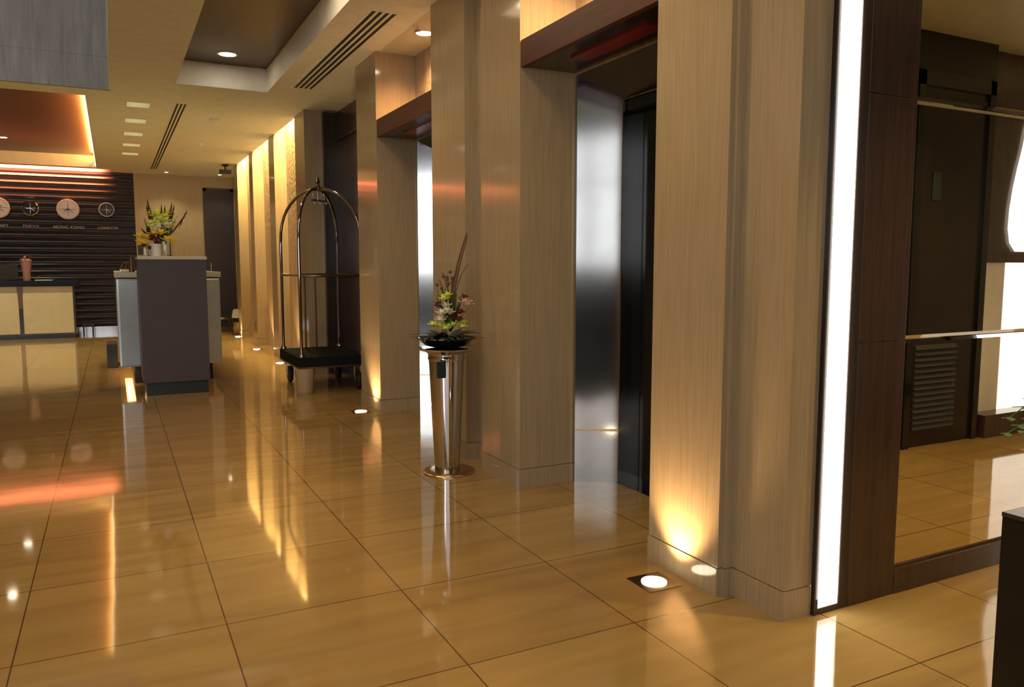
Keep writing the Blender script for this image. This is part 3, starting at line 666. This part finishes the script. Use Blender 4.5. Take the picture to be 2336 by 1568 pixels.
mb.tube([(CX, CY, 1.96), (CX, CY, 1.83)], 0.009)
mb.build('hook_cluster', M['cart_metal'], t, 60)
def caster(x, y, big, mt):
    if big:
        MB().lathe([(0.075, 0.0), (0.082, 0.015), (0.085, 0.12), (0.095, 0.22), (0.095, 0.236)], (x, y, 0), 28).build('caster_cover', mt, t, 40)
    else:
        w_ = MB().lathe([(0.04, -0.02), (0.078, -0.02), (0.085, -0.012), (0.085, 0.012), (0.078, 0.02), (0.04, 0.02)], (x, y, 0.085), 24, 'x').build('caster', mt, t, 40)
        MB().box(x-0.035, y-0.02, 0.08, x-0.027, y+0.02, 0.235).box(x+0.027, y-0.02, 0.08, x+0.035, y+0.02, 0.235).build('fork', M['cart_metal'], w_)
caster(cx0+0.03, cy0+0.03, True, M['rubber'])
for x, y in ((cx1-0.03, cy0+0.05), (cx0+0.05, cy1-0.04), (cx1-0.03, cy1-0.04)): caster(x, y, False, M['blackm'])

# ------------------------------------------------------------ flower stand
vx, vy = 1.694, 4.15
t = thing('flower_stand', 'polished steel conical stand on round base before the grooved pillar', 'stand', (vx, vy, 0))
MB().lathe([(0.153, 0), (0.153, 0.006), (0.145, 0.012), (0.09, 0.014)], (1.705, vy, 0), 40).build('base_plate', M['brass'], t, 40)
MB().lathe([(0.072, 0.014), (0.074, 0.05), (0.10, 0.62), (0.102, 0.66)], (vx, vy, 0), 40).build('column', M['chrome'], t, 40)
MB().lathe([(0.104, 0.66), (0.108, 0.67), (0.104, 0.685), (0.108, 0.70), (0.13, 0.712), (0.165, 0.722), (0.168, 0.73), (0.15, 0.732)], (vx, vy, 0), 40).build('collar', M['chrome'], t, 40)
MB().box(vx-0.10, vy-0.112, 0.57, vx-0.05, vy-0.095, 0.665, 0.004).build('reflection_patch', M['plinth'], t)  # dark block stands for a reflection in the polished column
t = thing('flower_arrangement', 'tall flower arrangement in a dark leafy bowl on the steel stand', 'flowers', (vx, vy, 0.733))
MB().lathe([(0.07, 0.733), (0.12, 0.745), (0.165, 0.785), (0.16, 0.79), (0.1, 0.77)], (vx, vy, 0), 32).build('bowl', M['black'], t, 40)
rnd = random.Random(11); mb = MB()
for i in range(44):
    a = 2*PI*i/44+rnd.uniform(-.06, .06); r0 = 0.04; r1 = rnd.uniform(0.15, 0.225); zt = rnd.uniform(0.775, 0.83)
    mb.blade((vx+r0*math.cos(a), vy+r0*math.sin(a), 0.79), (vx+r1*math.cos(a), vy+r1*math.sin(a), zt), 0.034, bend=0.01, n=6)
mb.build('dark_leaves', M['dleaf'], t)
def hset(nm, mt, lst, r, n=10):
    for x, z in lst:
        mb = MB(); flower_head(mb, (x, vy+rnd.uniform(-.07, -.01), z), r*rnd.uniform(.9, 1.1), n); mb.build(nm, mt, t)
hset('lime_flower', M['lime'], [(1.645, .855), (1.70, .85), (1.785, .87), (1.66, .84), (1.72, .86), (1.77, .845), (1.69, 1.03), (1.66, 1.01), (1.61, .86)], 0.036)
hset('white_flower', M['whitep'], [(1.655, .90), (1.675, .945), (1.64, .93), (1.68, .97), (1.63, .89), (1.70, .93)], 0.036)
hset('pink_flower', M['pink'], [(1.79, .985), (1.80, .97)], 0.042, 12)
hset('burgundy_flower', M['burgundy'], [(1.735, .895), (1.72, .91), (1.80, 1.01), (1.75, .89), (1.64, .97), (1.76, .93)], 0.034)
mb = MB()
for i in range(26):
    mb.blade((1.72, vy, .82), (1.72+rnd.uniform(-.1, .09), vy+rnd.uniform(-.06, .06), rnd.uniform(.9, 1.1)), 0.025, n=4)
mb.build('foliage', M['leaf'], t)
mb = MB()
for p, rr in (([(1.72, vy, .85), (1.73, vy, 1.05), (1.77, vy, 1.22), (1.825, vy, 1.385)], .009), ([(1.72, vy, .85), (1.745, vy, 1.05), (1.785, vy, 1.22), (1.832, vy, 1.37)], .006), ([(1.725, vy, .9), (1.71, vy, 1.05), (1.675, vy, 1.16)], .004),
              ([(1.725, vy, .9), (1.69, vy, 1.02), (1.655, vy, 1.12)], .004), ([(1.73, vy, .9), (1.735, vy, 1.0), (1.73, vy, 1.14)], .008), ([(1.74, vy, .9), (1.755, vy, 1.05), (1.79, vy+.01, 1.14), (1.84, vy+.02, 1.21)], .004)):
    mb.tube(p, rr, 7, rr*0.5)
for k in range(14): mb.sphere((1.67+rnd.uniform(-.03, .07), vy, rnd.uniform(1.02, 1.17)), 0.010, n=6)
mb.build('twigs', M['twig'], t)

# lift call panels in the groove of the second pillar
for z0, z1, lab in ((1.64, 1.735, 'small dark lift indicator in the pillar groove, upper one'), (1.41, 1.55, 'thin dark call button plate in the pillar groove, lower one')):
    t = thing('call_panel', lab, 'panel', (1.985, 4.20, z0)); MB().box(1.955, 4.165, z0, 1.985, 4.225, z1, 0.002).build('plate', M['blackm'], t)
    MB().lathe([(0.012, 0), (0.012, -0.004)], (1.955, 4.195, (z0+z1)/2), 14, 'x').build('button', M['chrome'], t)

# ------------------------------------------------------------ dark planter with fern at the right edge
t = thing('dark_planter', 'black square planter cut by the lower right corner', 'planter', (1.85, 0.78, 0))
BX, BY = 1.755, 1.018
MB().box(BX, 0.45, 0.0, BX+0.55, BY, 0.640, 0.003).build('body', M['black'], t)
MB().box(BX-0.001, 0.449, 0.640, BX+0.551, BY+0.001, 0.65, 0.002).build('top', M['wood'], t)
t = thing('potted_fern', 'green fern reaching in from the right edge above the black planter', 'plant', (1.95, 0.80, 0.65))
MB().lathe([(0.07, 0.65), (0.10, 0.76), (0.105, 0.77), (0.09, 0.765)], (1.95, 0.80, 0), 24).build('pot', M['bronze'], t, 40)
rnd = random.Random(5)
def frond(mb, a, L, h, droop, w_=0.055):
    c0 = Vector((1.95, 0.80, 0.76)); pr = None
    pts = []
    for k in range(13):
        u = k/12; pts.append(c0+Vector((math.cos(a)*L*u, math.sin(a)*L*u, h*math.sin(PI*0.62*u)-droop*u*u)))
    mb.tube(pts, 0.003, 5, 0.001)
    for k in range(2, 13):
        d = (pts[k]-pts[k-1]).normalized(); sd = d.cross(Vector((0, 0, 1))).normalized()
        for s in (-1, 1):
            ln = w_*(1-(k/14)**2)*1.1
            mb.blade(pts[k], pts[k]+sd*s*ln+d*ln*0.5, 0.016, n=3, th=0.0008)
fm = MB(); frond(fm, R(160), 0.37, 0.22, 0.07, 0.05); frond(fm, R(150), 0.33, 0.16, 0.06, 0.05)
for i in range(11): frond(fm, R(95+i*28+rnd.uniform(-8, 8)), rnd.uniform(.16, .24), rnd.uniform(.12, .22), rnd.uniform(.05, .12))
frond(fm, R(128), 0.26, 0.10, 0.02, 0.05)
fm.build('fronds', M['leaf'], t)
fm = MB(); frond(fm, R(152), 0.30, 0.17, 0.10, 0.04); frond(fm, R(146), 0.27, 0.12, 0.05, 0.04); fm.build('rust_fronds', M['orangel'], t)
